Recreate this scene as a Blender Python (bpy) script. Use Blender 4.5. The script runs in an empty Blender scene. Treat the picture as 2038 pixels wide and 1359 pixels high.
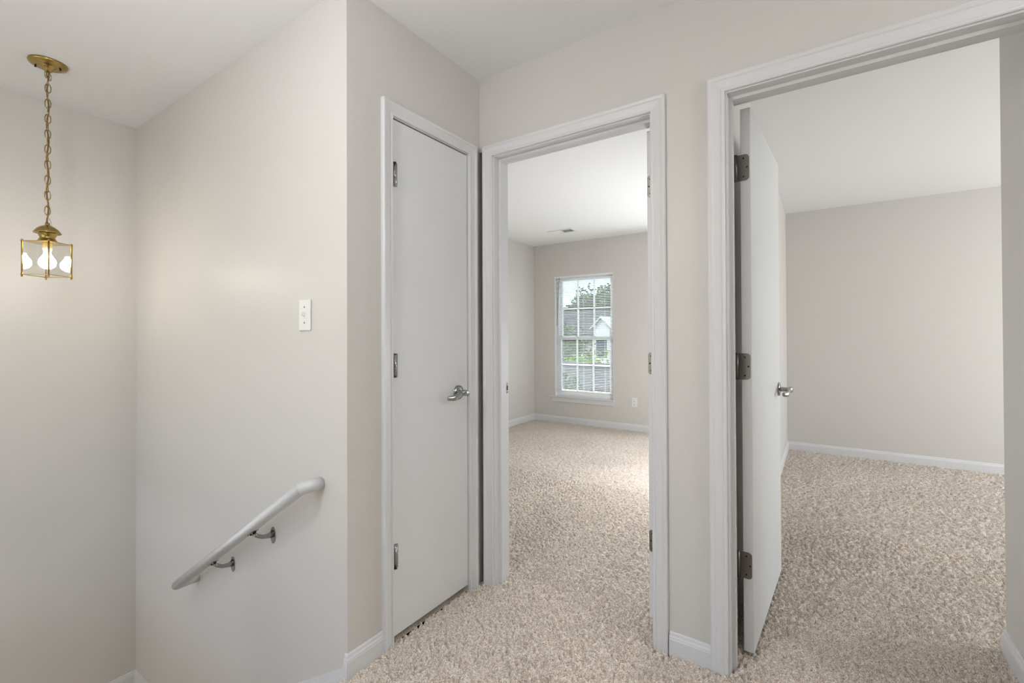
import bpy, math, random
import numpy as np
from mathutils import Vector, Matrix
R = math.radians
rnd = random.Random(7)
S = bpy.context.scene
col = S.collection

# ------------------------------------------------------------------ camera
W_PX, H_PX = 2038, 1359
F_PX, CY = 914.3, 659.0
YAW, PITCH, ROLL, CAM_H = .5963, .0072, -.0040, 1.1977
fwd = Vector((-math.sin(YAW)*math.cos(PITCH), math.cos(YAW)*math.cos(PITCH), math.sin(PITCH)))
rgt = Vector((math.cos(YAW), math.sin(YAW), 0)); upv = rgt.cross(fwd)
r2 = math.cos(ROLL)*rgt + math.sin(ROLL)*upv
u2 = -math.sin(ROLL)*rgt + math.cos(ROLL)*upv
cam = bpy.data.cameras.new('camera'); camo = bpy.data.objects.new('camera', cam); col.objects.link(camo)
cam.sensor_width = 36.0; cam.lens = F_PX/W_PX*36.0
cam.shift_y = -(679.5-CY)/W_PX
cam.clip_start = .05; cam.clip_end = 400
M = Matrix((r2, u2, -fwd)).transposed().to_4x4(); M.translation = Vector((0, 0, CAM_H))
camo.matrix_world = M
S.camera = camo

# ------------------------------------------------------------------ world, sun, exposure
S.view_settings.view_transform = 'Standard'; S.view_settings.look = 'None'
S.view_settings.gamma = 1.0; S.view_settings.use_curve_mapping = False
S.view_settings.exposure = 0.10
wd = bpy.data.worlds.new('world'); S.world = wd; wd.use_nodes = True
nt = wd.node_tree; nt.nodes.clear()
out = nt.nodes.new('ShaderNodeOutputWorld'); bg = nt.nodes.new('ShaderNodeBackground')
sky = nt.nodes.new('ShaderNodeTexSky'); sky.sky_type = 'NISHITA'; sky.sun_disc = False
sky.sun_elevation = R(48); sky.sun_rotation = R(200); sky.air_density = 1.0; sky.dust_density = .2; sky.altitude = 100
bg.inputs['Strength'].default_value = .24
nt.links.new(sky.outputs[0], bg.inputs[0]); nt.links.new(bg.outputs[0], out.inputs[0])
sd = bpy.data.lights.new('sun', 'SUN'); so = bpy.data.objects.new('sun', sd); col.objects.link(so)
sd.energy = 2.6; sd.angle = R(.6); sd.color = (1, .96, .9)
so.rotation_euler = (R(38), 0, R(-18))      # shines from behind the house (-y, a little -x)
so.location = (0, -5, 12)
# added second sun: wide, soft fill light that reaches in through the bedroom window
sg = bpy.data.lights.new('fill_sun', 'SUN'); sgo = bpy.data.objects.new('fill_sun', sg); col.objects.link(sgo)
sg.energy = 10.0; sg.angle = R(34); sg.color = (.96, .99, 1.0)
sgo.rotation_euler = Vector((-.32*math.cos(R(15)), .95*math.cos(R(15)), math.sin(R(15)))).to_track_quat('Z', 'Y').to_euler()
sgo.location = (-6, 20, 8)

# warm / neutral room lamps: energies of the hanging globes, some of them added fill, are set here
LAMP_HALL, FILL_HALL_END, FILL_B2, LAMP_LANTERN = 46.0, 48.0, 72.0, 100.0
FILL_LOWER = 22.0
COL_HALL = (.965, .985, 1.025)
COL_B2 = (.94, .985, 1.05)
# daylight entering through two assumed bedroom windows out of view, plus added hall fill light
def daylight(name, loc, rot, w, h, watts):
    l = bpy.data.lights.new(name, 'AREA'); l.shape = 'RECTANGLE'; l.size = w; l.size_y = h; l.energy = watts; l.color = (.945, .985, 1.035)
    o = bpy.data.objects.new(name, l); col.objects.link(o); o.location = loc; o.rotation_euler = rot
DAY_B2, DAY_B3, FILL_HALL = 26.0, 88.0, 16.0
daylight('unseen_daylight', (-1.06, 5.70, 1.175), (R(-90), 0, 0), .84, 1.62, DAY_B2)
daylight('unseen_daylight', (3.65, 4.1, 1.25), (0, R(90), 0), 1.6, 1.5, DAY_B3)
daylight('unseen_daylight', (-2.0, -2.14, 1.25), (R(90), 0, 0), 2.2, 1.5, FILL_HALL)  # added fill from behind the viewer, lifts hall walls and ceiling

# ------------------------------------------------------------------ materials
def lin(c):
    return tuple(((x/255)/12.92 if x/255 <= .04045 else ((x/255+.055)/1.055)**2.4) for x in c)+(1,)
def newmat(n):
    m = bpy.data.materials.new(n); m.use_nodes = True
    return m, m.node_tree, m.node_tree.nodes['Principled BSDF']
def setp(b, **k):
    for a, v in k.items(): b.inputs[a.replace('_', ' ')].default_value = v
def simple(n, c, rough=.5, metal=0, bump=None, var=0, vscale=3, spec=.5):
    m, t, b = newmat(n); b.inputs['Base Color'].default_value = lin(c)
    b.inputs['Roughness'].default_value = rough; b.inputs['Metallic'].default_value = metal
    b.inputs['Specular IOR Level'].default_value = spec
    g = t.nodes.new('ShaderNodeNewGeometry')
    if bump:
        sc, st, dist = bump
        nz = t.nodes.new('ShaderNodeTexNoise'); nz.inputs['Scale'].default_value = sc; nz.inputs['Detail'].default_value = 3
        bp = t.nodes.new('ShaderNodeBump'); bp.inputs['Strength'].default_value = st; bp.inputs['Distance'].default_value = dist
        t.links.new(g.outputs['Position'], nz.inputs['Vector']); t.links.new(nz.outputs['Fac'], bp.inputs['Height'])
        t.links.new(bp.outputs[0], b.inputs['Normal'])
    if var:
        n2 = t.nodes.new('ShaderNodeTexNoise'); n2.inputs['Scale'].default_value = vscale; n2.inputs['Detail'].default_value = 4
        mp = t.nodes.new('ShaderNodeMapRange'); mp.inputs[3].default_value = 1-var; mp.inputs[4].default_value = 1+var
        hs = t.nodes.new('ShaderNodeHueSaturation'); hs.inputs['Color'].default_value = lin(c)
        t.links.new(g.outputs['Position'], n2.inputs['Vector']); t.links.new(n2.outputs['Fac'], mp.inputs[0])
        t.links.new(mp.outputs[0], hs.inputs['Value']); t.links.new(hs.outputs[0], b.inputs['Base Color'])
    return m
m_wall = simple('wall_paint', (211, 207.5, 202), .42, bump=(260, .12, .002), var=.012, vscale=1.2, spec=.4)
m_bwall = m_wall
m_ceil = simple('ceiling_paint', (238, 238, 237), .9, bump=(180, .2, .002))
m_trim = simple('trim_paint', (219, 219, 219), .42)
m_door = simple('door_paint', (224, 225, 224), .42, bump=(120, .06, .001), var=.006)
m_nickel = simple('satin_nickel', (158, 158, 155), .2, 1)
m_hinge = simple('dull_steel', (120, 118, 112), .38, 1)
m_dark = simple('dark_hole', (24, 22, 20), .8)
m_duct = simple('duct_grey', (118, 118, 116), .8)
m_slot_shade = simple('slot_shade', (44, 38, 34), .9, bump=(90, .4, .003), var=.15, vscale=20)  # dark colour stands in for the shade between the two casings
m_brass = simple('polished_brass', (172, 147, 90), .22, 1, bump=(30, .03, .001))
m_cord = simple('brown_cord', (112, 88, 52), .5)
m_plast = simple('white_plastic', (230, 230, 226), .3)
m_vinyl = simple('white_vinyl', (240, 241, 242), .35)
m_slat = simple('blind_slat', (238, 238, 236), .4)
m_socket = simple('candle_socket', (205, 196, 160), .5)
m_grass = simple('grass', (70, 92, 44), .9, var=.2, vscale=2)
m_road = simple('asphalt', (150, 150, 152), .9, var=.06, vscale=6)
m_bark = simple('bark', (84, 70, 56), .9, bump=(14, .8, .03), var=.2, vscale=8)
m_leafA = simple('leaves_dark', (58, 92, 34), .7, var=.35, vscale=5)
m_leafB = simple('leaves_bright', (122, 160, 44), .7, var=.3, vscale=5)
m_shing = simple('shingles', (98, 94, 94), .9, var=.15, vscale=9)
m_siding = simple('siding', (232, 232, 228), .7)
m_house = simple('taupe_siding', (166, 160, 150), .8, var=.05)
m_winglass = simple('dark_window', (60, 74, 90), .15)
m_fence = simple('weathered_boards', (66, 58, 52), .9, var=.2, vscale=6)

def emis(n, c, s):
    m, t, b = newmat(n); b.inputs['Base Color'].default_value = (.9, .9, .9, 1)
    b.inputs['Emission Color'].default_value = c+(1,); b.inputs['Emission Strength'].default_value = s
    return m
def thin_glass(n, tint=(1, 1, 1, 1), refl=.08):
    m = bpy.data.materials.new(n); m.use_nodes = True; t = m.node_tree; t.nodes.clear()
    o = t.nodes.new('ShaderNodeOutputMaterial'); mx = t.nodes.new('ShaderNodeMixShader')
    tr = t.nodes.new('ShaderNodeBsdfTransparent'); gl = t.nodes.new('ShaderNodeBsdfGlossy')
    lw = t.nodes.new('ShaderNodeLayerWeight'); lw.inputs[0].default_value = .5
    pw = t.nodes.new('ShaderNodeMath'); pw.operation = 'POWER'; pw.inputs[1].default_value = 4
    fr = t.nodes.new('ShaderNodeMath'); fr.operation = 'MULTIPLY_ADD'; fr.inputs[1].default_value = .7; fr.inputs[2].default_value = refl*.5
    t.links.new(lw.outputs['Facing'], pw.inputs[0]); t.links.new(pw.outputs[0], fr.inputs[0])
    tr.inputs[0].default_value = tint; gl.inputs['Roughness'].default_value = .02
    t.links.new(fr.outputs[0], mx.inputs[0]); t.links.new(tr.outputs[0], mx.inputs[1]); t.links.new(gl.outputs[0], mx.inputs[2])
    t.links.new(mx.outputs[0], o.inputs[0]); return m
m_glass = thin_glass('window_glass', (.97, .985, .98, 1))
m_lglass = thin_glass('lantern_glass', (.96, .96, .95, 1))

def carpet():
    m, t, b = newmat('beige_carpet'); b.inputs['Roughness'].default_value = 1; b.inputs['Specular IOR Level'].default_value = .05
    b.inputs['Sheen Weight'].default_value = .15
    g = t.nodes.new('ShaderNodeNewGeometry')
    def noise(s, d, det=2, dist=0):
        n = t.nodes.new('ShaderNodeTexNoise'); n.inputs['Scale'].default_value = s; n.inputs['Detail'].default_value = det
        n.inputs['Distortion'].default_value = dist
        t.links.new(g.outputs['Position'], n.inputs['Vector']); return n
    n1 = noise(230, 0, 3); n2 = noise(1.7, 0, 3, .6)
    cr = t.nodes.new('ShaderNodeValToRGB'); e = cr.color_ramp.elements
    e[0].position = .32; e[0].color = lin((172, 150, 130)); e[1].position = .72; e[1].color = lin((255, 248, 236))
    t.links.new(n1.outputs['Fac'], cr.inputs[0])
    mp = t.nodes.new('ShaderNodeMapRange'); mp.inputs[1].default_value = .35; mp.inputs[2].default_value = .65
    mp.inputs[3].default_value = .94; mp.inputs[4].default_value = 1.05
    hs = t.nodes.new('ShaderNodeHueSaturation')
    t.links.new(n2.outputs['Fac'], mp.inputs[0]); t.links.new(mp.outputs[0], hs.inputs['Value'])
    t.links.new(cr.outputs[0], hs.inputs['Color']); t.links.new(hs.outputs[0], b.inputs['Base Color'])
    bp = t.nodes.new('ShaderNodeBump'); bp.inputs['Strength'].default_value = .9; bp.inputs['Distance'].default_value = .004
    n3 = noise(190, 0, 2)
    t.links.new(n3.outputs['Fac'], bp.inputs['Height']); t.links.new(bp.outputs[0], b.inputs['Normal'])
    return m
m_carpet = carpet()

# ------------------------------------------------------------------ helpers
class MB:
    def __init__(s): s.v = []; s.f = []; s.sm = []
    def add(s, vs, fs, smooth=False):
        o = len(s.v); s.v += [tuple(v) for v in vs]; s.f += [tuple(i+o for i in f) for f in fs]; s.sm += [smooth]*len(fs)
        return s
    def box(s, x0, x1, y0, y1, z0, z1, bev=0):
        if bev:
            b = min(bev, (x1-x0)*.45, (y1-y0)*.45, (z1-z0)*.45)
            import bmesh
            bm = bmesh.new(); bmesh.ops.create_cube(bm, size=1)
            for v in bm.verts: v.co = Vector(((x0+x1)/2+v.co.x*(x1-x0), (y0+y1)/2+v.co.y*(y1-y0), (z0+z1)/2+v.co.z*(z1-z0)))
            bmesh.ops.bevel(bm, geom=list(bm.edges), offset=b, segments=2, affect='EDGES', profile=.5)
            bm.verts.index_update()
            s.add([v.co[:] for v in bm.verts], [[v.index for v in f.verts] for f in bm.faces]); bm.free(); return s
        v = [(x, y, z) for x in (x0, x1) for y in (y0, y1) for z in (z0, z1)]
        return s.add(v, [(0, 1, 3, 2), (4, 6, 7, 5), (0, 4, 5, 1), (2, 3, 7, 6), (0, 2, 6, 4), (1, 5, 7, 3)])
    def lathe(s, prof, c=(0, 0, 0), axis='Z', n=32, smooth=True):
        vs = []; fs = []
        for r_, h in prof:
            for k in range(n):
                a = 2*math.pi*k/n; p = (r_*math.cos(a), r_*math.sin(a), h)
                if axis == 'Y': p = (p[0], p[2], p[1])
                if axis == 'X': p = (p[2], p[0], p[1])
                vs.append((p[0]+c[0], p[1]+c[1], p[2]+c[2]))
        for i in range(len(prof)-1):
            for k in range(n):
                fs.append((i*n+k, i*n+(k+1) % n, (i+1)*n+(k+1) % n, (i+1)*n+k))
        fs.append(tuple(range(n-1, -1, -1))); fs.append(tuple((len(prof)-1)*n+k for k in range(n)))
        return s.add(vs, fs, smooth)
    def cyl(s, r_, h0, h1, c=(0, 0, 0), axis='Z', n=24): 
        return s.lathe([(r_, h0), (r_, h1)], c, axis, n, True)
    def tube(s, pts, r_, n=12, sx=None, closed=False, up=None):
        """sweep an ellipse (radius r_ or list of (ra, rb)) along pts"""
        P = [Vector(p) for p in pts]; N = len(P); vs = []; fs = []
        ref = Vector(up) if up else Vector((0, 0, 1))
        for i, p in enumerate(P):
            if closed: t = (P[(i+1) % N]-P[i-1]).normalized()
            else: t = (P[min(i+1, N-1)]-P[max(i-1, 0)]).normalized()
            a = t.cross(ref)
            if a.length < 1e-3: a = t.cross(Vector((1, 0, 0)))
            a.normalize(); b = a.cross(t).normalized()
            ra, rb = r_[i] if isinstance(r_, list) else (r_, r_)
            for k in range(n):
                an = 2*math.pi*k/n; vs.append(p+a*ra*math.cos(an)+b*rb*math.sin(an))
        m = N if closed else N-1
        for i in range(m):
            j = (i+1) % N
            for k in range(n): fs.append((i*n+k, i*n+(k+1) % n, j*n+(k+1) % n, j*n+k))
        if not closed: fs.append(tuple(range(n-1, -1, -1))); fs.append(tuple((N-1)*n+k for k in range(n)))
        return s.add(vs, fs, True)
    def prism(s, poly, axis, a0, a1):
        n = len(poly)
        def P(p, a):
            return {'X': (a, p[0], p[1]), 'Y': (p[0], a, p[1]), 'Z': (p[0], p[1], a)}[axis]
        vs = [P(p, a0) for p in poly]+[P(p, a1) for p in poly]
        fs = [tuple(range(n-1, -1, -1)), tuple(range(n, 2*n))]+[(i, (i+1) % n, n+(i+1) % n, n+i) for i in range(n)]
        return s.add(vs, fs)
    def rings(s, rings, smooth=False, cap=True):
        n = len(rings[0]); vs = [v for r_ in rings for v in r_]; fs = []
        for i in range(len(rings)-1):
            for k in range(n): fs.append((i*n+k, i*n+(k+1) % n, (i+1)*n+(k+1) % n, (i+1)*n+k))
        if cap: fs.append(tuple(range(n-1, -1, -1))); fs.append(tuple((len(rings)-1)*n+k for k in range(n)))
        return s.add(vs, fs, smooth)
    def build(s, name, mat, parent=None, loc=None, rot=None, fix=True):
        me = bpy.data.meshes.new(name); me.from_pydata(s.v, [], s.f)
        me.polygons.foreach_set('use_smooth', s.sm)
        if fix:
            import bmesh
            bm = bmesh.new(); bm.from_mesh(me); bmesh.ops.recalc_face_normals(bm, faces=bm.faces); bm.to_mesh(me); bm.free()
        me.materials.append(mat); me.update()
        o = bpy.data.objects.new(name, me); col.objects.link(o)
        if parent: o.parent = parent
        if loc: o.location = loc
        if rot: o.rotation_euler = rot
        return o
def empty(name, loc=(0, 0, 0), rot=None):
    o = bpy.data.objects.new(name, None); o.empty_display_size = .1; col.objects.link(o); o.location = loc
    if rot: o.rotation_euler = rot
    return o
def tag(o, label, cat, group=None, kind=None):
    if label: o['label'] = label
    if cat: o['category'] = cat
    if group: o['group'] = group
    if kind: o['kind'] = kind
    return o
def struct(o, label=None, cat=None): 
    o['kind'] = 'structure'
    if label: o['label'] = label
    if cat: o['category'] = cat
    return o

# ------------------------------------------------------------------ plan (metres; x along the back wall, y into it)
YA, YA2 = 1.766, 1.881          # back wall of the hall, hall face / bedroom face
XB, XB2 = -1.386, -1.501        # closet wall
YC, YC2 = 1.010, 1.125          # stair wall
XD = -3.397                     # far end of the stairwell
YF, YF2 = 5.545, 5.675          # outside wall of the bedrooms
CEIL = 2.44
B3L, B2R = -.320, -.430         # partition faces between the two bedrooms
B2L = -3.387
XK, YK = .556, 2.462            # short wall inside the right bedroom
LAND = -.865
HX1, HY0 = 2.0, -2.0
D2 = (-1.300, -.551); D3 = (-.278, .488); DZ = 2.047
J = .018

# walls -------------------------------------------------------------
b = MB()
b.box(-3.5, XB-.0005, YA, YA2, -.02, CEIL)
b.box(XB-.0005, -1.345, YA, YA2, 2.085, CEIL)
b.box(-1.345, D2[0]-J, YA, YA2, -.02, CEIL)
b.box(D2[0]-J, D2[1]+J, YA, YA2, DZ+J, CEIL)
b.box(D2[1]+J, D3[0]-J, YA, YA2, -.02, CEIL)
b.box(D3[0]-J, D3[1]+J, YA, YA2, DZ+J, CEIL)
b.box(D3[1]+J, HX1+.1, YA, YA2, -.02, CEIL)
struct(b.build('wall_back', m_wall, fix=False), 'beige hall wall with the two open bedroom doorways', 'wall')
struct(MB().box(XB-.0005, -1.345, YA+.05, YA2, -.02, 2.085).build('shade_strip_1', m_slot_shade, fix=False), 'dark strip painting the shade in the slot between the closet and bedroom door casings', 'trim')
CY0, CY1 = 1.2175, 1.6725
struct(MB().box(-2.1, -2.0, YC2, YA, -.02, CEIL).build('wall_closet_back', m_wall, fix=False), 'back wall inside the closet', 'wall')
b = MB()
b.box(XB2, XB, YC2, CY0-J, -.02, CEIL); b.box(XB2, XB, CY0-J, CY1+J, DZ+J, CEIL); b.box(XB2, XB, CY1+J, YA, -.02, CEIL)
struct(b.build('wall_closet', m_wall, fix=False), 'short beige wall around the narrow closet door', 'wall')
struct(MB().box(XD-.12, XB, YC, YC2, LAND-.1, CEIL).build('wall_stair', m_wall, fix=False), 'long beige stairwell wall carrying the white handrail', 'wall')
struct(MB().box(XD-.12, XD, HY0, YC, LAND-.1, CEIL).build('wall_left', m_wall, fix=False), 'beige end wall of the stairwell behind the brass lantern', 'wall')
struct(MB().box(XD-.12, -3.1, HY0-.12, HY0, LAND-.1, CEIL).box(-.9, HX1+.1, HY0-.12, HY0, LAND-.1, CEIL).box(-3.1, -.9, HY0-.12, HY0, LAND-.1, .5).box(-3.1, -.9, HY0-.12, HY0, 2.0, CEIL).build('wall_front', m_wall, fix=False), 'hall wall behind the viewer', 'wall')
struct(MB().box(HX1, HX1+.12, HY0, YA, -.02, CEIL).build('wall_right', m_wall, fix=False), 'right end wall of the hall', 'wall')
struct(MB().box(-2.5, XB-.05, -.09, .03, LAND-.1, -.012).box(-2.5, -2.4, HY0, -.09, LAND-.1, -.012).build('wall_stair_near', m_wall, fix=False), 'low wall under the near edge of the stairwell', 'wall')
struct(MB().box(B2R, B3L, YA2, YF, -.02, CEIL).build('wall_partition', m_bwall, fix=False), 'partition wall between the two bedrooms', 'wall')
struct(MB().box(B2L-.12, B2L, YA2, YF, -.02, CEIL).build('wall_bedroom_left', m_bwall, fix=False), 'left wall of the bedroom with the window', 'wall')
struct(MB().box(XK, XK+.11, YA2, YK, -.02, CEIL).build('wall_bedroom_right', m_bwall, fix=False), 'short wall at the right just inside the right bedroom', 'wall')
struct(MB().box(XK+.11, 3.5, YK-.11, YK, -.02, CEIL).build('wall_bedroom_near', m_bwall, fix=False), 'near wall of the right bedroom', 'wall')
struct(MB().box(3.5, 3.62, YA2, 3.35, -.02, CEIL).box(3.5, 3.62, 4.85, YF, -.02, CEIL).box(3.5, 3.62, 3.35, 4.85, -.02, .45).box(3.5, 3.62, 3.35, 4.85, 2.05, CEIL).build('wall_bedroom_far_right', m_bwall, fix=False), 'far right wall of the right bedroom', 'wall')
# outside wall with the window opening
WX0, WX1, WZ0, WZ1 = -3.053, -2.212, .362, 1.985
b = MB()
b.box(B2L-.12, WX0, YF, YF2, -.02, CEIL); b.box(WX1, -1.48, YF, YF2, -.02, CEIL); b.box(-.64, 3.62, YF, YF2, -.02, CEIL)
b.box(-1.48, -.64, YF, YF2, -.02, WZ0); b.box(-1.48, -.64, YF, YF2, WZ1, CEIL)
b.box(WX0, WX1, YF, YF2, -.02, WZ0-.018); b.box(WX0, WX1, YF, YF2, WZ1, CEIL)
struct(b.build('wall_window', m_bwall, fix=False), 'pale outside wall of the bedrooms with the blind covered window', 'wall')
struct(MB().box(-3.6, 3.7, HY0-.2, YF2, CEIL, CEIL+.12).build('ceiling', m_ceil, fix=False), 'flat white ceiling', 'ceiling')

# carpet ------------------------------------------------------------
def field(n=1024, seed=3):
    g = np.random.RandomState(seed); a = np.fft.fft2(g.randn(n, n))
    k = np.fft.fftfreq(n, d=1.0/n); kx, ky = np.meshgrid(k, k); kk = np.hypot(kx, ky)
    L = 4.096
    def band(w, s):  # wavelength w metres
        k0 = L/w; f = np.real(np.fft.ifft2(a*np.exp(-((kk-k0)/(k0*s))**2))); return f/f.std()
    f = band(.024, .45)*.0042+band(.012, .4)*.0020+band(.07, .5)*.0012
    return np.where(f < 0, f*1.7, f*.85)
FLD = field()
def samp(X, Y):
    u = (X/4.096 % 1)*1024; v = (Y/4.096 % 1)*1024
    i = np.floor(u).astype(int) % 1024; j = np.floor(v).astype(int) % 1024; fu = u-np.floor(u); fv = v-np.floor(v)
    i1 = (i+1) % 1024; j1 = (j+1) % 1024
    return (FLD[i, j]*(1-fu)*(1-fv)+FLD[i1, j]*fu*(1-fv)+FLD[i, j1]*(1-fu)*fv+FLD[i1, j1]*fu*fv)
def carpet_mesh():
    vs = []; fs = []; off = 0
    for x0, x1, y0, y1, st in ((-1.392, 1.1, .55, 1.99, .004), (B2L, B2R, 1.99, 3.4, .006), (B2L, B2R, 3.4, YF, .009),
                               (B3L, 2.0, 1.99, 3.4, .006), (B3L, 2.0, 3.4, YF, .009)):
        nx = int(round((x1-x0)/st)); ny = int(round((y1-y0)/st))
        X, Y = np.meshgrid(np.linspace(x0, x1, nx+1), np.linspace(y0, y1, ny+1), indexing='ij')
        Z = samp(X, Y)
        vs.append(np.stack([X, Y, Z], -1).reshape(-1, 3))
        I, Jx = np.meshgrid(np.arange(nx), np.arange(ny), indexing='ij'); a = I*(ny+1)+Jx+off
        fs.append(np.stack([a, a+ny+1, a+ny+2, a+1], -1).reshape(-1, 4)); off += (nx+1)*(ny+1)
    # plain carpet for the parts of the floor nobody sees, and the bed under the seams
    for x0, x1, y0, y1, z in ((-1.392, HX1, HY0, .55, 0), (1.1, HX1, .55, YA2, 0), (2.0, 3.5, YK, YF, 0), (-1.99, -1.392, YC2, YA, 0), (-3.397, -1.392, HY0, .03, 0), (-1.39, 2.0, .56, 5.5, -.011)):
        vs.append(np.array([(x0, y0, z), (x1, y0, z), (x1, y1, z), (x0, y1, z)], float))
        fs.append(np.array([[off, off+1, off+2, off+3]])); off += 4
    V = np.concatenate(vs); F = np.concatenate(fs)
    me = bpy.data.meshes.new('floor'); me.vertices.add(len(V)); me.vertices.foreach_set('co', V.ravel())
    me.loops.add(len(F)*4); me.loops.foreach_set('vertex_index', F.ravel().astype(np.int32))
    me.polygons.add(len(F)); me.polygons.foreach_set('loop_start', np.arange(0, len(F)*4, 4, dtype=np.int32))
    me.polygons.foreach_set('loop_total', np.full(len(F), 4, dtype=np.int32))
    me.polygons.foreach_set('use_smooth', np.ones(len(F), dtype=bool))
    me.update(calc_edges=True); me.validate(); me.materials.append(m_carpet)
    o = bpy.data.objects.new('floor', me); col.objects.link(o); return o
struct(carpet_mesh(), 'beige cut pile carpet running from the hall into both bedrooms', 'floor')
# stairs down to the landing
b = MB(); RISE = -LAND/5; RUN = .272
for k in range(1, 5):
    x1 = XB-.012-(k-1)*RUN; b.box(x1-RUN-.02, x1, .03, YC, LAND-.05, -k*RISE, bev=.015)
b.box(XB-.012, XB+.003, .03, YC, LAND-.05, -.004)
struct(b.build('floor_stairs', m_carpet), 'carpeted stairs going down to the landing', 'stairs')
struct(MB().box(XD, XB, .03, YC, LAND-.1, LAND).box(XD, -2.5, HY0, .03, LAND-.1, LAND).build('floor_landing', m_carpet, fix=False), 'carpeted landing below the lantern', 'floor')

# trims -------------------------------------------------------------
BB = [(0, -.006), (.012, -.006), (.012, .058), (.0105, .062), (.0105, .066), (.007, .072), (.0055, .080), (.003, .084), (0, .084)]
def base(name, path, z=0, prof=BB, label=None):
    """path: xy points, the room lies to the left of the walking direction"""
    P = [Vector(p) for p in path]; rings = []
    for i, p in enumerate(P):
        ns = []
        if i > 0: d = (p-P[i-1]).normalized(); ns.append(Vector((-d.y, d.x)))
        if i < len(P)-1: d = (P[i+1]-p).normalized(); ns.append(Vector((-d.y, d.x)))
        if len(ns) == 2: m = (ns[0]+ns[1]); m = m/m.length_squared*2
        else: m = ns[0]
        rings.append([(p.x+m.x*o, p.y+m.y*o, z+h) for o, h in prof])
    return struct(MB().rings(rings).build(name, m_trim), label, 'baseboard')
base('baseboard_closet', [(XB, 1.161), (XB, YC), (XB-.008, YC)], label='white baseboard stub wrapping the stair corner')
base('baseboard_back', [(-.341, YA), (-.487, YA)], label='short white baseboard between the two open doorways')
base('baseboard_window', [(B2R, YF), (B2L, YF), (B2L, YA2), (-1.37, YA2)], label='white baseboard around the bedroom with the window')
base('baseboard_partition', [(3.5, YK), (3.5, YF), (B3L, YF), (B3L, YA2)], label='white baseboard around the right bedroom')
base('baseboard_bedroom_right', [(XK, YA2), (XK, YK), (XK+.11, YK)], label='white baseboard on the short wall at right')
base('baseboard_landing', [(-2.735, YC), (XD, YC), (XD, .05)], z=LAND, label='white baseboard around the lower stair landing')
# sloping skirt board along the stairs
SL = .61
def skz(x): return .035+SL*(x-XB+.010)
b = MB()
for dep, lo, hi in ((.012, -.23, -.030), (.009, -.030, -.018), (.006, -.018, 0)):
    xa, xb = XB-.009, -2.745
    y0, y1 = YC-dep, YC
    b.prism([(xa, skz(xa)+lo), (xb, skz(xb)+lo), (xb, skz(xb)+hi), (xa, skz(xa)+hi)], 'Y', y0, y1)
struct(b.build('trim_2', m_trim), 'white skirt board sloping down along the stairs', 'trim')

CAS = [(0, 0), (0, .009), (.003, .0115), (.009, .0115), (.012, .0085), (.018, .0095), (.034, .0125), (.037, .0125), (.041, .0155), (.049, .0175), (.053, .0165), (.055, .013), (.055, 0)]
def casing(parent, axis, face, sgn, a0, a1, z1, width=.055, label=None, z0=-.006):
    """U shaped moulding round an opening a0..a1 up to z1 on the plane axis=face, standing out towards sgn"""
    k = width/.055; rings = []
    for (a, z, sa, sz) in ((a0, z0, -1, 0), (a0, z1, -1, 1), (a1, z1, 1, 1), (a1, z0, 1, 0)):
        ring = []
        for d, t in CAS:
            aa = a+sa*d*k; zz = z+sz*d*k; q = face+sgn*t
            ring.append((aa, q, zz) if axis == 'Y' else (q, aa, zz))
        rings.append(ring)
    return MB().rings(rings).build('casing', m_trim, parent)
def jamb(parent, axis, f0, f1, a0, a1, z1, stop0, stop1, z0=-.006):
    b = MB()
    def bx(p0, p1, q0, q1, zz0, zz1):
        b.box(p0, p1, q0, q1, zz0, zz1) if axis == 'Y' else b.box(q0, q1, p0, p1, zz0, zz1)
    bx(a0-J+.0005, a0, f0, f1, z0, z1+J); bx(a1, a1+J-.0005, f0, f1, z0, z1+J); bx(a0, a1, f0, f1, z1, z1+J-.0005)
    o = b.build('jamb', m_trim, parent, fix=False)
    b = MB()
    bx(a0, a0+.011, stop0, stop1, z0, z1-.011); bx(a1-.011, a1, stop0, stop1, z0, z1-.011); bx(a0, a1, stop0, stop1, z1-.011, z1)
    b.build('door_stop', m_trim, parent, fix=False)
    return o

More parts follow.
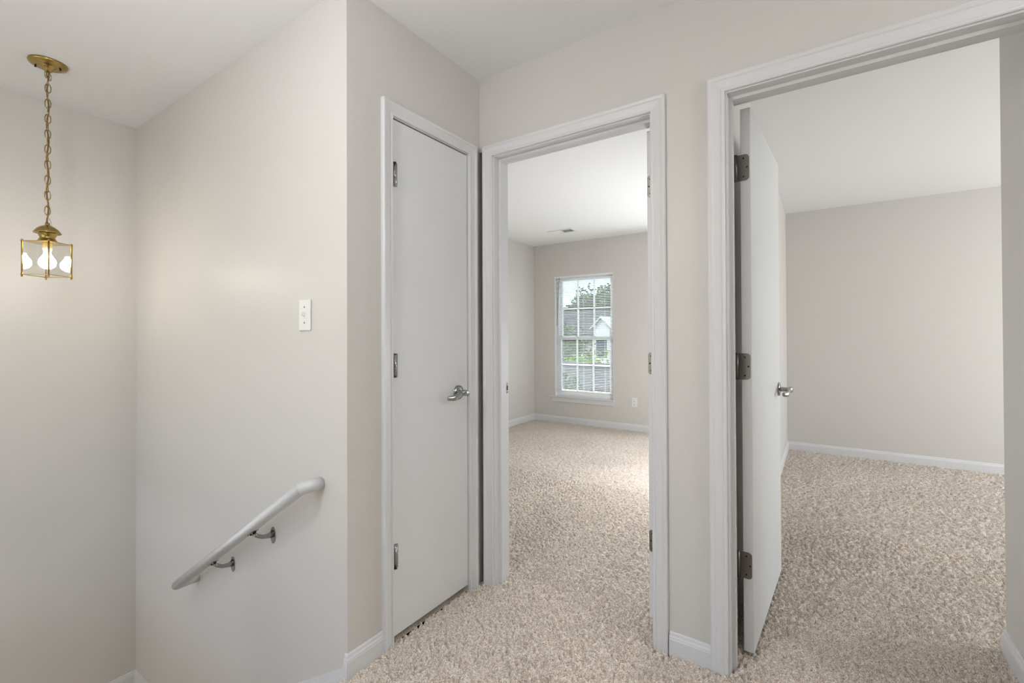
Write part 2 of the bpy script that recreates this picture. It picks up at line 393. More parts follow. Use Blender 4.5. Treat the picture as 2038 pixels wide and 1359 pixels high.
def rplate(w, h, r_, corner='R', n=6):
    """plate outline in (u, z), u from 0 to w, rounded on the far side"""
    pts = [(0, -h/2)]
    for k in range(n+1): a = -math.pi/2+k/n*math.pi/2; pts.append((w-r_+r_*math.cos(a), -h/2+r_+r_*math.sin(a)))
    for k in range(n+1): a = k/n*math.pi/2; pts.append((w-r_+r_*math.cos(a), h/2-r_+r_*math.sin(a)))
    pts.append((0, h/2)); return pts
def lever(parent, x, z, face=0.0, side=-1, tip=-1, name='door_handle'):
    """lever handle on a leaf, face at local y=face, standing out towards side; lever points along tip*x"""
    s = side
    h = MB().lathe([(.0, 0), (.033, 0), (.033, .003), (.030, .0075), (.018, .0095), (.013, .011), (.0, .011)][1:-1], (0, 0, 0), 'Y', 36)
    h.v = [(v[0], v[1]*s, v[2]) for v in h.v]
    o = h.build('door_handle', m_nickel, parent, loc=(x, face, z))
    l = MB(); pts = []; rad = []
    N = 26
    for i in range(N+1):
        t = i/N
        # comes out of the rose, turns and runs back as a flat wave
        if t < .3:
            q = t/.3; pts.append((0, s*(.006+.044*q), 0)); rad.append((.0115-.002*q, .0115-.002*q))
        else:
            q = (t-.3)/.7
            xx = tip*(.108*q); yy = s*(.053+.006*math.sin(math.pi*min(1, q*3))-.006*q-.013*max(0, q-.72)/.28)
            zz = .0065*math.sin(q*math.pi*1.9)-.010*q
            w_ = .0105-.003*q+.002*math.sin(q*math.pi); pts.append((xx, yy, zz)); rad.append((.0075-.002*q, w_+.0025))
    l.tube(pts[:9], rad[:9], 14)
    l.lathe([(.004, -.0), (.0125, .001), (.0135, .006), (.012, .012), (.004, .0135)], (0, 0, 0), 'Y', 24)
    nv = 9*14
    l.v[nv:] = [(v[0], s*(v[1]+.047), v[2]) for v in l.v[nv:]]
    l.tube(pts[8:], rad[8:], 14)
    l.build('lever', m_nickel, o)
    return o

def leaf(parent, W, origin, ang, handle_both=True, hz=.932, z0=.028, z1=2.041):
    o = MB().box(0, W, 0, .035, z0, z1, bev=.0015).build('leaf', m_door, parent, loc=origin, rot=(0, 0, ang))
    return o

def hinge_set(parent_leaf, parent_door, pin, leafedge_local=True, zs=(1.822, 1.077, .336), leafw=.032, mode='edge'):
    """mode edge: the plate lies on the edge of the open leaf (local x=0 plane); mode closed: only the barrel shows"""
    for z in zs:
        if mode == 'edge':
            # plate in leaf-local yz plane at x=0
            pts = rplate(leafw, .092, .012)
            p = MB(); p.prism([(leafedge_local*u_ if False else u_, zz) for u_, zz in pts], 'X', -.0022, 0)
            h = p.build('hinge', m_hinge, parent_leaf, loc=(0, 0, z))
            return h

# ---- closet door (closed) -------------------------------------------
d1 = struct(empty('door_1', (XB, CY0, 0)), 'narrow flat white closet door, closed, on the short wall', 'door')
def child_frame(root):   # parts are modelled in world space; keep them there under a moved root
    for o in list(bpy.data.objects):
        if o.parent is root and not o.get('_keep'): o.location = Vector(o.location)-root.location; o['_keep'] = 1
casing(d1, 'X', XB, +1, CY0-.0045, CY1+.0045, DZ+.003, width=.052)
jamb(d1, 'X', XB2, XB-.0003, CY0, CY1, DZ, XB-.075, XB-.0375)
# inner closet casing is not in sight
L1 = leaf(d1, CY1-CY0-.006, (XB-.001, CY0+.003, 0), R(90))
for z in (1.825, 1.079, .338):
    MB().cyl(.0062, -.046, .046, n=16).cyl(.0074, -.0012, .0012, (0, 0, .046), n=16).cyl(.0074, -.0012, .0012, (0, 0, -.046), n=16) \
        .box(-.0065, -.0015, -.001, .014, -.0455, .0455).build('hinge', m_nickel, d1, loc=(XB+.0065, CY0+.0055, z))
lever(L1, CY1-CY0-.006-.066, .934)

# ---- left bedroom doorway (door 2) --------------------------------------
d2 = struct(empty('door_2', (D2[0], YA, 0)), 'open doorway left of the pair, its white door swung into the bedroom with the window', 'door')
casing(d2, 'Y', YA, -1, D2[0]-.005, D2[1]+.005, DZ+.004, width=.055)
casing(d2, 'Y', YA2, +1, D2[0]-.005, D2[1]+.005, DZ+.004, width=.055)
jamb(d2, 'Y', YA, YA2, D2[0], D2[1], DZ, YA+.040, YA+.077)
L2 = leaf(d2, .735, (-.569, YA2+.014, 0), R(90))
# the leaf stands at x -.604..-.569, hinge edge towards the hall
for z in (1.809, 1.076, .345):
    h = MB(); h.prism([(u_+.001, zz) for u_, zz in rplate(.033, .090, .010)], 'X', -.002, 0)
    h = h.build('hinge', m_hinge, L2, loc=(0, 0, z))
    MB().cyl(.0062, -.045, .045, n=16).build('hinge_barrel', m_hinge, h, loc=(-.006, -.007, 0))
    for q in (-.03, 0, .03): MB().cyl(.0032, -.0028, -.002, (0, .022 if q else .027, q), 'X', 12).build('screw', m_dark, h)
lever(L2, .675, .934); lever(L2, .675, .934, face=.035, side=1)
sp = MB(); sp.prism([(YA+.090+u_, zz) for u_, zz in rplate(.030, .057, .009)], 'X', D2[0], D2[0]+.0018)
sp = sp.build('strike_plate', m_nickel, d2, loc=(0, 0, .934))
hole = MB().box(D2[0]+.0012, D2[0]+.0022, YA+.098, YA+.108, -.012, .012).build('latch_hole', m_dark, sp)
for zz in (.021, -.021): MB().cyl(.0025, D2[0]+.001, D2[0]+.0024, (0, YA+.103, zz), 'X', 12).build('screw', m_dark, sp)

# ---- right bedroom doorway (door 3) --------------------------------------
d3 = struct(empty('door_3', (D3[0], YA, 0)), 'open doorway at the right, its flat white door swung back against the partition', 'door')
casing(d3, 'Y', YA, -1, D3[0]-.006, D3[1]+.006, DZ+.005, width=.057)
casing(d3, 'Y', YA2, +1, D3[0]-.006, D3[1]+.006, DZ+.005, width=.035)
jamb(d3, 'Y', YA, YA2, D3[0], D3[1], DZ, YA+.040, YA+.077)
ANG3 = R(87.2)
L3 = leaf(d3, .752, (-.2205, 1.908, 0), ANG3, z0=.016)
for z in (1.819, 1.075, .335):
    h = MB(); h.prism([(.048-u_, zz) for u_, zz in rplate(.043, .098, .013)], 'X', -.0022, 0)
    h = h.build('hinge', m_hinge, L3, loc=(0, 0, z))
    MB().cyl(.0064, -.049, .049, n=16).cyl(.0074, -.001, .001, (0, 0, .049), n=16).cyl(.0074, -.001, .001, (0, 0, -.049), n=16) \
        .build('hinge_barrel', m_hinge, h, loc=(-.005, .050, 0))
    for q, yy in ((-.034, .024), (0, .012), (.034, .024)): MB().cyl(.0032, -.0032, -.0022, (0, yy, q), 'X', 12).build('screw', m_dark, h)
    jp = MB(); jp.prism([(YA2-.034+.034-u_, zz) for u_, zz in rplate(.032, .098, .013)], 'X', D3[0], D3[0]+.002)
    jp.build('hinge_leaf', m_hinge, d3, loc=(0, 0, z))
lever(L3, .752-.060, .925)
lever(L3, .752-.060, .925, face=.035, side=1)

# hinge for door 2 jamb side
for z in (1.809, 1.076, .345):
    jp = MB(); jp.prism([(YA2-u_, zz) for u_, zz in rplate(.030, .090, .010)], 'X', D2[1]-.002, D2[1])
    jp.build('hinge_leaf', m_hinge, d2, loc=(0, 0, z))
# dark gaps in the caulk above the casings
MB().box(.044, .0485, YA-.004, YA-.0002, 2.1085, 2.1125).build('caulk_gap', m_dark, d3)
MB().box(.084, .101, YA-.004, YA-.0002, 2.1085, 2.1105).build('caulk_gap', m_dark, d3)
MB().box(XB+.0002, XB+.010, 1.341, 1.351, 2.1015, 2.1045).build('caulk_gap', m_dark, d1)
for d in (d1, d2, d3): child_frame(d)
for o in bpy.data.objects:
    if o.get('_keep'): del o['_keep']

# ------------------------------------------------------------------ bedroom window
w1 = struct(empty('window_1', (WX0, YF, WZ0)), 'white double hung window with six panes in each sash', 'window')
def wchild(mb, name, mat, par=w1):
    mb.v = [(v[0]-WX0, v[1]-YF, v[2]-WZ0) for v in mb.v]
    return mb.build(name, mat, par)
FX0, FX1 = WX0, WX1
b = MB()
b.box(WX0, WX0+.006, YF+.001, 5.592, WZ0, WZ1); b.box(WX1-.006, WX1, YF+.001, 5.592, WZ0, WZ1); b.box(WX0+.006, WX1-.006, YF+.001, 5.592, WZ1-.006, WZ1)
wchild(b, 'window_liner', m_vinyl)
b = MB(); FY0, FY1 = 5.592, 5.672
b.box(FX0, FX0+.032, FY0, FY1, WZ0, WZ1); b.box(FX1-.032, FX1, FY0, FY1, WZ0, WZ1)
b.box(FX0+.032, FX1-.032, FY0, FY1, WZ0, WZ0+.03); b.box(FX0+.032, FX1-.032, FY0, FY1, WZ1-.03, WZ1)
wchild(b, 'window_frame', m_vinyl)
def sash(y0, y1, z0, z1, rb, rt):
    x0, x1 = FX0+.032, FX1-.032; s = .038
    b = MB(); b.box(x0, x0+s, y0, y1, z0, z1); b.box(x1-s, x1, y0, y1, z0, z1)
    b.box(x0+s, x1-s, y0, y1, z0, z0+rb); b.box(x0+s, x1-s, y0, y1, z1-rt, z1)
    gx0, gx1, gz0, gz1 = x0+s, x1-s, z0+rb, z1-rt; ym = (y0+y1)/2
    for k in (1, 2):
        xm = gx0+(gx1-gx0)*k/3; b.box(xm-.010, xm+.010, ym-.008, ym+.008, gz0, gz1)
    zm = (gz0+gz1)/2; b.box(gx0, gx1, ym-.0079, ym+.0079, zm-.010, zm+.010)
    so_ = wchild(b, 'sash', m_vinyl)
    wchild(MB().box(gx0, gx1, ym-.002, ym+.002, gz0, gz1), 'glass_pane', m_glass, so_)
sash(5.636, 5.664, 1.128, WZ1-.03, .045, .030)
sash(5.602, 5.630, WZ0+.03, 1.170, .045, .040)
wchild(MB().box(-3.112, -2.192, YF-.030, FY0, WZ0-.018, WZ0, bev=.004), 'window_sill', m_trim)
wchild(MB().box(-3.092, -2.206, YF-.014, YF, WZ0-.078, WZ0-.018, bev=.003), 'window_apron', m_trim)

# two other bedroom windows, assumed and out of view
w2 = struct(empty('assumed_window_2', (-1.06, YF, WZ0)), 'assumed second window of the left bedroom, out of sight behind the door', 'window')
b = MB()
for x0, x1, z0, z1 in ((-.42, -.37, 0, 1.623), (.37, .42, 0, 1.623), (-.37, .37, 0, .05), (-.37, .37, 1.573, 1.623), (-.37, .37, .78, .83)): b.box(x0, x1, .05, .12, z0, z1)
b.build('window_frame', m_vinyl, w2, fix=False)
w3 = struct(empty('assumed_window_3', (3.5, 4.1, .45)), 'assumed window of the right bedroom, out of sight', 'window')
b = MB()
for x0, x1, z0, z1 in ((-.75, -.70, 0, 1.6), (.70, .75, 0, 1.6), (-.70, .70, 0, .05), (-.70, .70, 1.55, 1.6), (-.70, .70, .78, .83)): b.box(.05, .11, x0, x1, z0, z1)
b.build('window_frame', m_vinyl, w3, fix=False)
w4 = struct(empty('fill_window', (-2.0, HY0-.12, .5)), 'unseen hall window added behind the viewer for fill light', 'window')  # window added out of view to go with the hall fill
b = MB()
for x0, x1, z0, z1 in ((-1.1, -1.05, 0, 1.5), (1.05, 1.1, 0, 1.5), (-1.05, 1.05, 0, .05), (-1.05, 1.05, 1.45, 1.5), (-.025, .025, .05, 1.45)): b.box(x0, x1, .01, .07, z0, z1)
b.build('window_frame', m_vinyl, w4, fix=False)
# blind
bl = tag(empty('window_blind', (-2.632, 5.567, WZ1)), 'white mini blind with open slats hanging in the bedroom window', 'blind')
bx0, bx1 = -.413, .411
MB().box(bx0, bx1, -.014, .012, -.027, -.002, bev=.002).build('head_rail', m_slat, bl)
b = MB(); TL = R(13); n = 0; z = -.045
while z > -1.535:
    ring = []
    pr = []
    for k in range(5):
        q = (k/4-.5)*.025; hgt = .0022*(1-(q/.0125)**2)
        y = q*math.cos(TL)+hgt*math.sin(TL)*0; zz = -q*math.sin(TL)+hgt
        pr.append((y, z+zz))
    poly = pr+[(p[0], p[1]-.0007) for p in pr[::-1]]
    b.prism(poly, 'X', bx0+.003, bx1-.003); z -= .0215; n += 1
b.build('slats', m_slat, bl)
MB().box(bx0+.002, bx1-.002, -.012, .012, z-.010, z+.006, bev=.003).build('bottom_rail', m_slat, bl)
b = MB()
for xx in (-.30, .0, .30):
    for yy in (-.0125, .0125): b.box(xx-.0006, xx+.0006, yy-.0006, yy+.0006, z, -.02)
b.build('ladder_cord', m_slat, bl)
m_wand = simple('wand_grey', (120, 120, 118), .3)
b = MB().tube([(-.345, -.020, -.02), (-.352, -.028, -.10), (-.383, -.030, -.68)], .0035, 8)
b.build('tilt_wand', m_wand, bl)

# ------------------------------------------------------------------ outlet, switches, vent
def outlet(name, loc, rz, label, cat='outlet'):
    r_ = tag(empty(name, loc, (0, 0, rz)), label, cat)   # local -y faces the room
    pl = MB().box(-.035, .035, -.006, 0, -.0575, .0575, bev=.003).build('cover_plate', m_plast, r_)
    for zc in (.0195, -.0195):
        s_ = MB().lathe([(.0165, 0), (.0165, .0025), (.0155, .003)], (0, 0, 0), 'Y', 24)
        s_.v = [(v[0], -v[1]-.006, v[2]*.85) for v in s_.v]
        s_ = s_.build('socket', m_plast, r_, loc=(0, 0, zc))
        MB().box(-.0072, -.0052, -.0096, -.0088, -.004, .005).box(.0052, .0072, -.0096, -.0088, -.003, .004) \
            .cyl(.0025, -.0096, -.0088, (0, 0, -.0085), 'Y', 12).build('slot', m_dark, s_)
    MB().cyl(.003, -.0072, -.006, (0, 0, 0), 'Y', 12).build('screw', m_plast, r_)
    return r_
outlet('wall_outlet', (-1.9375, YF, .353), 0, 'white duplex outlet on the wall right of the bedroom window')
o = outlet('wall_outlet', (B3L, 3.33, .352), R(90), 'white outlet on the partition wall beyond the edge of the right open door')
def switch(loc, rz, label, up=1):
    r_ = tag(empty('light_switch', loc, (0, 0, rz)), label, 'light switch')
    MB().box(-.0375, .0375, -.0065, 0, -.0595, .0595, bev=.0035).build('cover_plate', m_plast, r_)
    t = MB().box(-.006, .006, -.0085, -.0064, -.0125, .0125).build('toggle_slot', m_plast, r_)
    MB().rings([[(-.0045, -.007, -.006), (.0045, -.007, -.006), (.0045, -.007, .006), (-.0045, -.007, .006)],
                [(-.0035, -.021, up*.006-.003), (.0035, -.021, up*.006-.003), (.0035, -.019, up*.006+.005), (-.0035, -.019, up*.006+.005)]]).build('toggle', m_plast, r_)
    for zz in (-.030, .030): MB().cyl(.003, -.0076, -.0062, (0, 0, zz), 'Y', 12).build('screw', m_hinge, r_)
    return r_
switch((-1.6365, YC, 1.275), 0, 'white toggle switch on the stair wall left of the closet door')
switch((XK, 2.112, 1.262), R(-90), 'white toggle switch on the short wall at the right edge', -1)

v = tag(empty('ceiling_vent', (-2.60, 4.915, CEIL)), 'white ceiling air register in front of the bedroom window', 'vent')
b = MB()
b.box(-.165, .165, -.085, -.062, -.006, 0); b.box(-.165, .165, .062, .085, -.006, 0); b.box(-.165, -.14, -.062, .062, -.006, 0); b.box(.14, .165, -.062, .062, -.006, 0)
b.box(-.004, .004, -.062, .062, -.006, 0)
b.build('frame', m_plast, v, fix=False)
MB().box(-.14, .14, -.062, .062, -.0008, -.0003).build('duct_opening', m_duct, v)
for sgn in (-1, 1):
    b = MB()
    for k in range(9):
        xx = sgn*(.014+k*.0145); b.prism([(xx-.004*sgn, -.001), (xx+.007*sgn, -.0075), (xx+.008*sgn, -.0068), (xx-.003*sgn, -.0004)], 'Y', -.062, .062)
    b.build('louvre', m_plast, v)

# ------------------------------------------------------------------ handrail
hr = tag(empty('handrail', (-2.0, YC, .3)), 'white painted handrail sloping down the stair wall', 'handrail')
YR = YC-.082
pA = Vector((-1.540, YR, .652)); pB = Vector((-2.565, YR, .010))
A0 = Vector((-1.503, YC-.001, .652))
def railprof():
    # handrail outline: rounded top, flatter sides (u across, v up)
    pts = []
    for k in range(20):
        a = 2*math.pi*k/20; c, s_ = math.cos(a), math.sin(a)
        pts.append((.0225*c, .0225*s_))
    return pts
def rail(path, name):
    rings = []
    N = len(path)
    for i, p in enumerate(path):
        if i == 0: t = path[1]-path[0]; tm = t
        elif i == N-1: t = path[-1]-path[-2]; tm = t
        else: tm = (path[i+1]-path[i]).normalized()+(path[i]-path[i-1]).normalized(); t = path[i]-path[i-1]
        t = t.normalized(); tm = tm.normalized()
        side = Vector((t.y, -t.x, 0)).normalized(); up_ = side.cross(t).normalized()
        if up_.z < 0: up_ = -up_
        ring = []
        for u_, v_ in railprof():
            q = p+side*u_+up_*v_
            # slide along t onto the mitre plane
            d_ = (p-q).dot(tm)/t.dot(tm); ring.append(tuple(q+t*d_-hr.location))
        rings.append(ring)
    return MB().rings(rings, smooth=True).build(name, m_trim, hr)
def rail_piece(p0, p1, n0, n1, name):
    t = (p1-p0).normalized(); side = Vector((t.y, -t.x, 0)).normalized(); up_ = side.cross(t).normalized()
    if up_.z < 0: up_ = -up_
    rings = []
    for p, nn in ((p0, n0), (p1, n1)):
        rings.append([tuple(p+side*u_+up_*v_+t*(-(side*u_+up_*v_).dot(nn)/t.dot(nn))-hr.location) for u_, v_ in railprof()])
    MB().rings(rings, smooth=False).build(name, m_trim, hr).data.polygons.foreach_set('use_smooth', [True]*20+[False]*2)
tY = Vector((0, -1, 0)); tR = (pB-pA).normalized()
mA = (tY+tR).normalized(); mB = (tR-tY).normalized()
rail_piece(Vector((pA.x, YC-.001, pA.z)), pA, tY, mA, 'rail_return')
rail_piece(pA, pB, mA, mB, 'rail')
rail_piece(pB, Vector((pB.x, YC-.001, pB.z)), mB, -tY, 'rail_return')
def bracket(x):
    # rail height at x
    zr = pA.z+(x-pA.x)*(pB.z-pA.z)/(pB.x-pA.x)
    zc = zr-.062
    r_ = MB()
    # wall rose: pointed oval plate with a round boss
    pts = []
    for k in range(24):
        a = 2*math.pi*k/24; pts.append((.017*math.sin(a), .031*math.cos(a)*(1.0 if math.cos(a) > 0 else 1.15)))
    r_.prism(pts, 'Y', -.004, 0)
    r_.tube([(0, -.003, .004), (0, -.022, .002), (0, -.045, .006), (0, -.066, .018), (0, -.078, .030)],
            [(.012, .016), (.008, .010), (.0065, .008), (.0065, .008), (.007, .008)], 14)
    o = r_.build('bracket', m_nickel, hr, loc=(x-hr.location.x, 0, zc-hr.location.z))
    s_ = MB()
    d = Vector((pB.x-pA.x, 0, pB.z-pA.z)).normalized()
    n_ = Vector((-d.z, 0, d.x)); n_ = n_ if n_.z > 0 else -n_
    c = Vector((0, -.082, .0365))
    P = []
    for a_, b_, e_ in ((-.03, -.010, -.002), (.03, -.010, -.002), (.03, .010, -.002), (-.03, .010, -.002)):
        P.append((c+d*a_+Vector((0, b_, 0))+n_*-.002))
    s_.rings([[tuple(p) for p in P], [tuple(p+n_*.004) for p in P]])
    s_.build('saddle', m_nickel, o)
    for a_ in (-.02, .02):
        q = c+d*a_+n_*-.003; MB().cyl(.0035, -.002, .001, tuple(q), 'Z', 10).build('screw', m_dark, o)
bracket(-1.868); bracket(-2.205)

# ------------------------------------------------------------------ brass lantern
LX, LY = -2.910, .539
PH = R(-7.5)
ln = tag(empty('pendant_lantern', (LX, LY, CEIL)), 'polished brass pendant lantern with clear glass panes, lit, hanging on a chain over the stairs', 'pendant light')
MB().lathe([(.066, -.0005), (.0665, -.005), (.064, -.011), (.052, -.017), (.040, -.020), (.036, -.019), (.028, -.022), (.0185, -.030), (.014, -.038), (.008, -.042), (.003, -.043)], n=48).build('canopy', m_brass, ln)
for a in (R(55), R(235)):
    MB().cyl(.0035, -.026, -.012, (.044*math.cos(a), .044*math.sin(a), 0), n=12).build('canopy_screw', m_dark, ln)
def oval(cz, L, Wd, ang, tilt=0, n=20):
    pts = []
    for k in range(n):
        t = 2*math.pi*k/n; a_, h_ = Wd/2*math.cos(t), L/2*math.sin(t)
        # stadium-like link
        h_ = math.copysign(abs(math.sin(t))**.8, math.sin(t))*L/2
        pts.append((a_*math.cos(ang), a_*math.sin(ang), cz+h_))
    return pts
# loop under the canopy
MB().tube([(.012*math.cos(t), .0035*math.cos(t), -.052+.012*math.sin(t)) for t in [2*math.pi*k/20 for k in range(20)]], .0022, 8, closed=True).build('hook', m_brass, ln)
zt, zb = -.064, -.724; NL = 19; pitch = (zt-zb)/NL
camdir = math.atan2(-LY, -LX)
for k in range(NL):
    cz = zt-pitch*(k+.5)
    ang = camdir+R(90)+(R(8) if k % 2 else R(88))+rnd.uniform(-.15, .15)
    MB().tube(oval(cz, pitch+.0075, .0190, ang), .0021, 8, closed=True).build('chain_link', m_brass, ln)
cp = []
for i in range(80):
    t = i/79; z = -.045+(-.735+.045)*t
    cp.append((.0035*math.sin(t*math.pi*9), .003*math.cos(t*math.pi*9), z))
MB().tube(cp, .0032, 8).build('cord', m_cord, ln)
# twisted wire curl near the ceiling and the loose earth wire at the foot of the chain
b = MB()
b.tube([(.018*math.sin(t)*.7, -.018*math.sin(t)*.7, -.060-.014*math.sin(2*t)) for t in [2*math.pi*k/40 for k in range(40)]], .0014, 6, closed=True)
b.build('wire', m_cord, ln)
b = MB()
b.tube([(-.002, .006, -.705), (-.008, .012, -.722), (-.011, .016, -.738), (-.006, .010, -.752)], .0010, 6)
b.build('wire', m_cord, ln)
# cap
zt_ = 1.620-CEIL; zb_ = 1.471-CEIL
MB().lathe([(.004, zt_+.092), (.008, zt_+.092), (.0085, zt_+.083), (.012, zt_+.079), (.024, zt_+.074), (.036, zt_+.064), (.044, zt_+.052), (.0475, zt_+.046), (.0465, zt_+.044), (.036, zt_+.047), (.032, zt_+.042), (.030, zt_+.034), (.026, zt_+.026), (.0265, zt_+.022), (.031, zt_+.014), (.037, zt_+.005), (.040, zt_+.002), (.002, zt_+.002)], n=48).build('cap', m_brass, ln)
cor = [(.0850*math.cos(PH+i*math.pi/2), .0850*math.sin(PH+i*math.pi/2)) for i in range(4)]
MB().prism(cor, 'Z', zt_-.001, zt_+.0015).build('top_plate', m_brass, ln)
# bottom frame (open in the middle)
def ring4(z0, z1, f0, f1, mat, name):
    b = MB()
    o0 = [(c[0]*f0, c[1]*f0) for c in cor]; o1 = [(c[0]*f1, c[1]*f1) for c in cor]
    for i in range(4):
        j = (i+1) % 4
        b.prism([o0[i], o0[j], o1[j], o1[i]], 'Z', z0, z1)
    return b.build(name, mat, ln)
ring4(zb_-.001, zb_+.0015, 1.0, .86, m_brass, 'bottom_frame')
for i in range(4):
    f = .93; cx_, cy_ = cor[i][0]*f, cor[i][1]*f
    MB().cyl(.0032, zb_, zt_, (cx_, cy_, 0), n=12).build('post', m_brass, ln)
    MB().lathe([(.001, zt_+.0085), (.0035, zt_+.007), (.0038, zt_+.0015)], (cx_, cy_, 0), n=12).build('finial', m_brass, ln)
    MB().lathe([(.0036, zb_-.001), (.0038, zb_-.005), (.0028, zb_-.0095), (.001, zb_-.0105)], (cx_, cy_, 0), n=12).build('finial', m_brass, ln)
    j = (i+1) % 4; a_ = Vector(cor[i])*.90; c_ = Vector(cor[j])*.90
    d_ = (c_-a_).normalized()*.004; a_ = a_+d_; c_ = c_-d_; n_ = Vector((d_.y, -d_.x)).normalized()*.0015
    MB().prism([tuple(a_+n_), tuple(c_+n_), tuple(c_-n_), tuple(a_-n_)], 'Z', zb_+.0016, zt_-.0012).build('glass_pane', m_lglass, ln)
MB().lathe([(.0165, zt_-.001), (.0165, zt_-.030), (.014, zt_-.034), (.013, zt_-.045)], n=24).build('socket', m_socket, ln)
m_bulb = emis('lit_bulb', (1.0, .93, .82), LAMP_LANTERN)
bz = zt_-.045
MB().lathe([(.0125, bz), (.014, bz-.008), (.020, bz-.018), (.0275, bz-.030), (.030, bz-.042), (.0285, bz-.054), (.021, bz-.065), (.010, bz-.071), (.002, bz-.0725)], n=32).build('bulb', m_bulb, ln)

# ------------------------------------------------------------------ room lamps outside the picture, most of them added as fill
def globe(x, y, z, r_, mat, label, name='unseen_globe_lamp'):
    g = tag(empty(name, (x, y, CEIL)), label, 'ceiling light')
    MB().lathe([(.07, 0), (.07, -.02), (.02, -.035)], n=32).build('ceiling_plate', m_nickel, g)
    MB().cyl(.008, z+r_-CEIL-.005, -.03, n=12).build('stem', m_nickel, g)
    pr = [(max(.001, r_*math.sin(t)), z-CEIL+r_*math.cos(t)) for t in [math.pi*k/18 for k in range(19)]]
    MB().lathe(pr, n=36).build('globe', mat, g)
m_gh = emis('hall_globe', COL_HALL, LAMP_HALL)
m_ge = emis('hall_end_fill', COL_HALL, FILL_HALL_END); m_gb = emis('bedroom_fill', COL_B2, FILL_B2)
globe(-1.1, -.1, 2.0, .12, m_gh, 'assumed globe lamp, lit, on the hall ceiling above the viewer')  # assumed ceiling lamp, out of view, main light on the stair wall
globe(1.65, 1.15, 2.0, .12, m_ge, 'added fill globe, out of view at the far end of the hall ceiling')  # added out of view to brighten the closet wall and door
m_gl = emis('lower_hall_fill', COL_HALL, FILL_LOWER)  # globe added under the floor to brighten the lower stairwell walls
g = tag(empty('unseen_globe_lamp', (-2.95, -1.0, -.004)), 'added fill globe below the hall floor beside the stair landing', 'ceiling light')
MB().cyl(.008, -.25, 0, n=12).build('stem', m_nickel, g)
MB().lathe([(max(.001, .11*math.sin(t)), -.32+.11*math.cos(t)) for t in [math.pi*k/18 for k in range(19)]], n=36).build('globe', m_gl, g)
globe(-.8, 3.8, .95, .11, m_gb, 'added fill globe hanging low behind the open door in the bedroom with the window')  # added out of view, stands in for flash in this bedroom

# ------------------------------------------------------------------ outside the window
GZ = -3.0
struct(MB().box(-60, 40, YF2+.3, 90, GZ-.2, GZ).build('ground', m_grass, fix=False), 'lawn outside the window', 'ground')
struct(MB().box(-60, 40, 15.5, 22.0, GZ, GZ+.03).build('street', m_road, fix=False), 'grey street outside the window', 'street')
def tree(name, x, y, h, rad, mat, label, cat='tree', n=1500, zc=None, trunk=True, sq=1.0):
    t = tag(empty(name, (x, y, GZ)), label, cat)
    g = random.Random(int(x*37+y*11)); zc = zc if zc is not None else h-rad*sq
    b = MB(); cl = []
    for k in range(26):
        a = g.uniform(0, 2*math.pi); e = g.uniform(-1, 1); rr = rad*g.uniform(.35, .78)
        cl.append((rr*math.sqrt(1-e*e)*math.cos(a), rr*math.sqrt(1-e*e)*math.sin(a), zc+rr*e*sq, rad*g.uniform(.25, .42)))
    for k in range(n):
        c = cl[g.randrange(len(cl))]; v = Vector((g.gauss(0, 1), g.gauss(0, 1), g.gauss(0, 1))).normalized()*c[3]*g.uniform(.75, 1.05)
        p = Vector(c[:3])+v; s_ = rad*g.uniform(.045, .085)
        a = Vector((g.gauss(0, 1), g.gauss(0, 1), g.gauss(0, 1))).normalized(); bb = a.cross(v.normalized())
        if bb.length < .1: continue
        bb = bb.normalized()*s_*.6; a = a*s_
        b.add([p-a, p+bb, p+a, p-bb], [(0, 1, 2, 3)])
    b.build('foliage', mat, t, fix=False)
    if trunk:
        tr = MB().tube([(0, 0, -.1), (.05*rad, 0, zc*.5), (0, .05*rad, zc)], [(h*.03, h*.03), (h*.022, h*.022), (h*.01, h*.01)], 10)
        for k in range(6):
            a = k*1.05; tr.tube([(0, 0, zc*.55+k*.03*h), (rad*.3*math.cos(a), rad*.3*math.sin(a), zc*.8+k*.02*h), (rad*.55*math.cos(a), rad*.55*math.sin(a), zc+rad*.2)], [(h*.013, h*.013), (h*.009, h*.009), (h*.004, h*.004)], 6)
        tr.build('trunk', m_bark, t)
    return t
tree('leafy_tree', -20.4, 44, 9.3, 3.3, m_leafA, 'tall dark tree behind the neighbouring house, middle panes', n=2600)
tree('leafy_tree', -21.9, 52, 10.0, 3.6, m_leafA, 'tall dark tree behind the neighbouring house, right panes', n=2600)
tree('leafy_tree', -12.6, 23.6, 5.2, 1.9, m_leafA, 'lower tree at the left panes of the window', n=2200)
tree('leafy_tree', -21.3, 37.6, 7.4, 2.2, m_leafA, 'dark tree farthest left beyond the window', n=2000)
tree('garden_shrub', -8.1, 17.6, 4.0, 1.3, m_leafB, 'bright green shrub behind the middle panes of the lower sash', 'shrub', n=1500, sq=1.3)
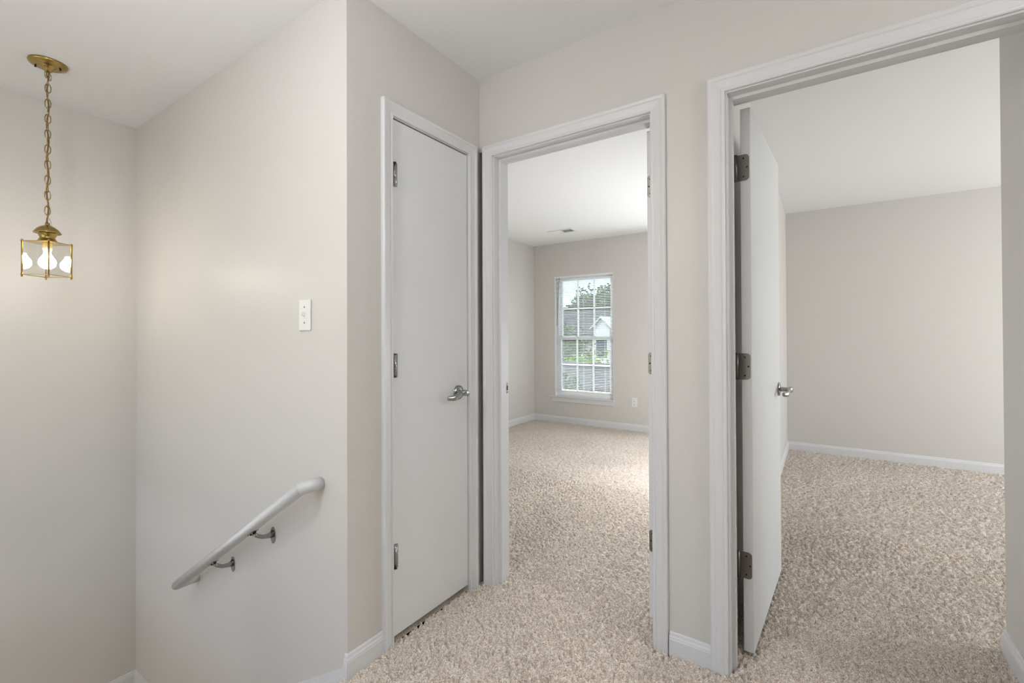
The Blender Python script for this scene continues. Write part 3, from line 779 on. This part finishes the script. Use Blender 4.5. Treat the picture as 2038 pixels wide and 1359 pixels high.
tree('garden_shrub', -10.4, 19.6, 4.2, 1.4, m_leafA, 'dark shrub behind the left panes of the lower sash', 'shrub', n=1500, sq=1.3)
tree('garden_shrub', -5.5, 10.3, 3.3, 1.05, m_leafA, 'dark hedge shrub at the bottom left of the window view', 'shrub', n=1500, sq=1.45)
tree('garden_shrub', -4.1, 8.6, 3.1, .95, m_leafA, 'dark hedge shrub at the bottom middle of the window view', 'shrub', n=1500, sq=1.45)
sh = tag(empty('garden_shed', (-6.2, 13.9, GZ)), 'low garden shed with grey roof behind the hedge', 'shed')
MB().box(-2.4, 2.4, -1.1, 1.1, 0, 2.65).build('wall', m_fence, sh)
MB().prism([(-1.35, 2.55), (0, 3.17), (1.35, 2.55), (1.35, 2.63), (0, 3.27), (-1.35, 2.63)], 'X', -2.6, 2.6).build('roof', m_shing, sh)
# neighbouring house
hs_ = tag(empty('house', (-12.0, 28.5, GZ)), 'taupe house with grey shingle roof and a white front gable beyond the street', 'house')
MB().box(-6, 6, 0, 7, 0, 4.4).build('wall', m_house, hs_)
MB().prism([(-.5, 4.3), (3.5, 6.0), (7.5, 4.3), (7.5, 4.1), (-.5, 4.1)], 'X', -6.4, 6.4).build('roof', m_shing, hs_)
MB().prism([(-.6, 4.55), (.6, 4.55), (0, 5.2)], 'Y', -1.2, 1.5).box(-.55, .55, -1.2, 0, 0, 4.55).build('front_gable', m_siding, hs_, loc=(.34, 0, 0))
MB().prism([(-.75, 4.48), (0, 5.24), (.75, 4.48), (.75, 4.56), (0, 5.34), (-.75, 4.56)], 'Y', -1.4, 1.7).build('gable_roof', m_siding, hs_, loc=(.34, 0, 0))
for xx in (-4.3, -2.0, 4.6):
    fr = MB().box(-.5, .5, -.04, .02, 2.6, 3.9).build('window', m_siding, hs_, loc=(xx, 0, 0))
    MB().box(-.36, .36, -.05, -.035, 2.68, 3.82).build('pane', m_winglass, fr)
fr = MB().box(-.44, .44, -.04, .02, 2.6, 3.9).build('window', m_siding, hs_, loc=(.34, -1.2, 0))
MB().box(-.36, .36, -.05, -.035, 2.68, 3.82).build('pane', m_winglass, fr)
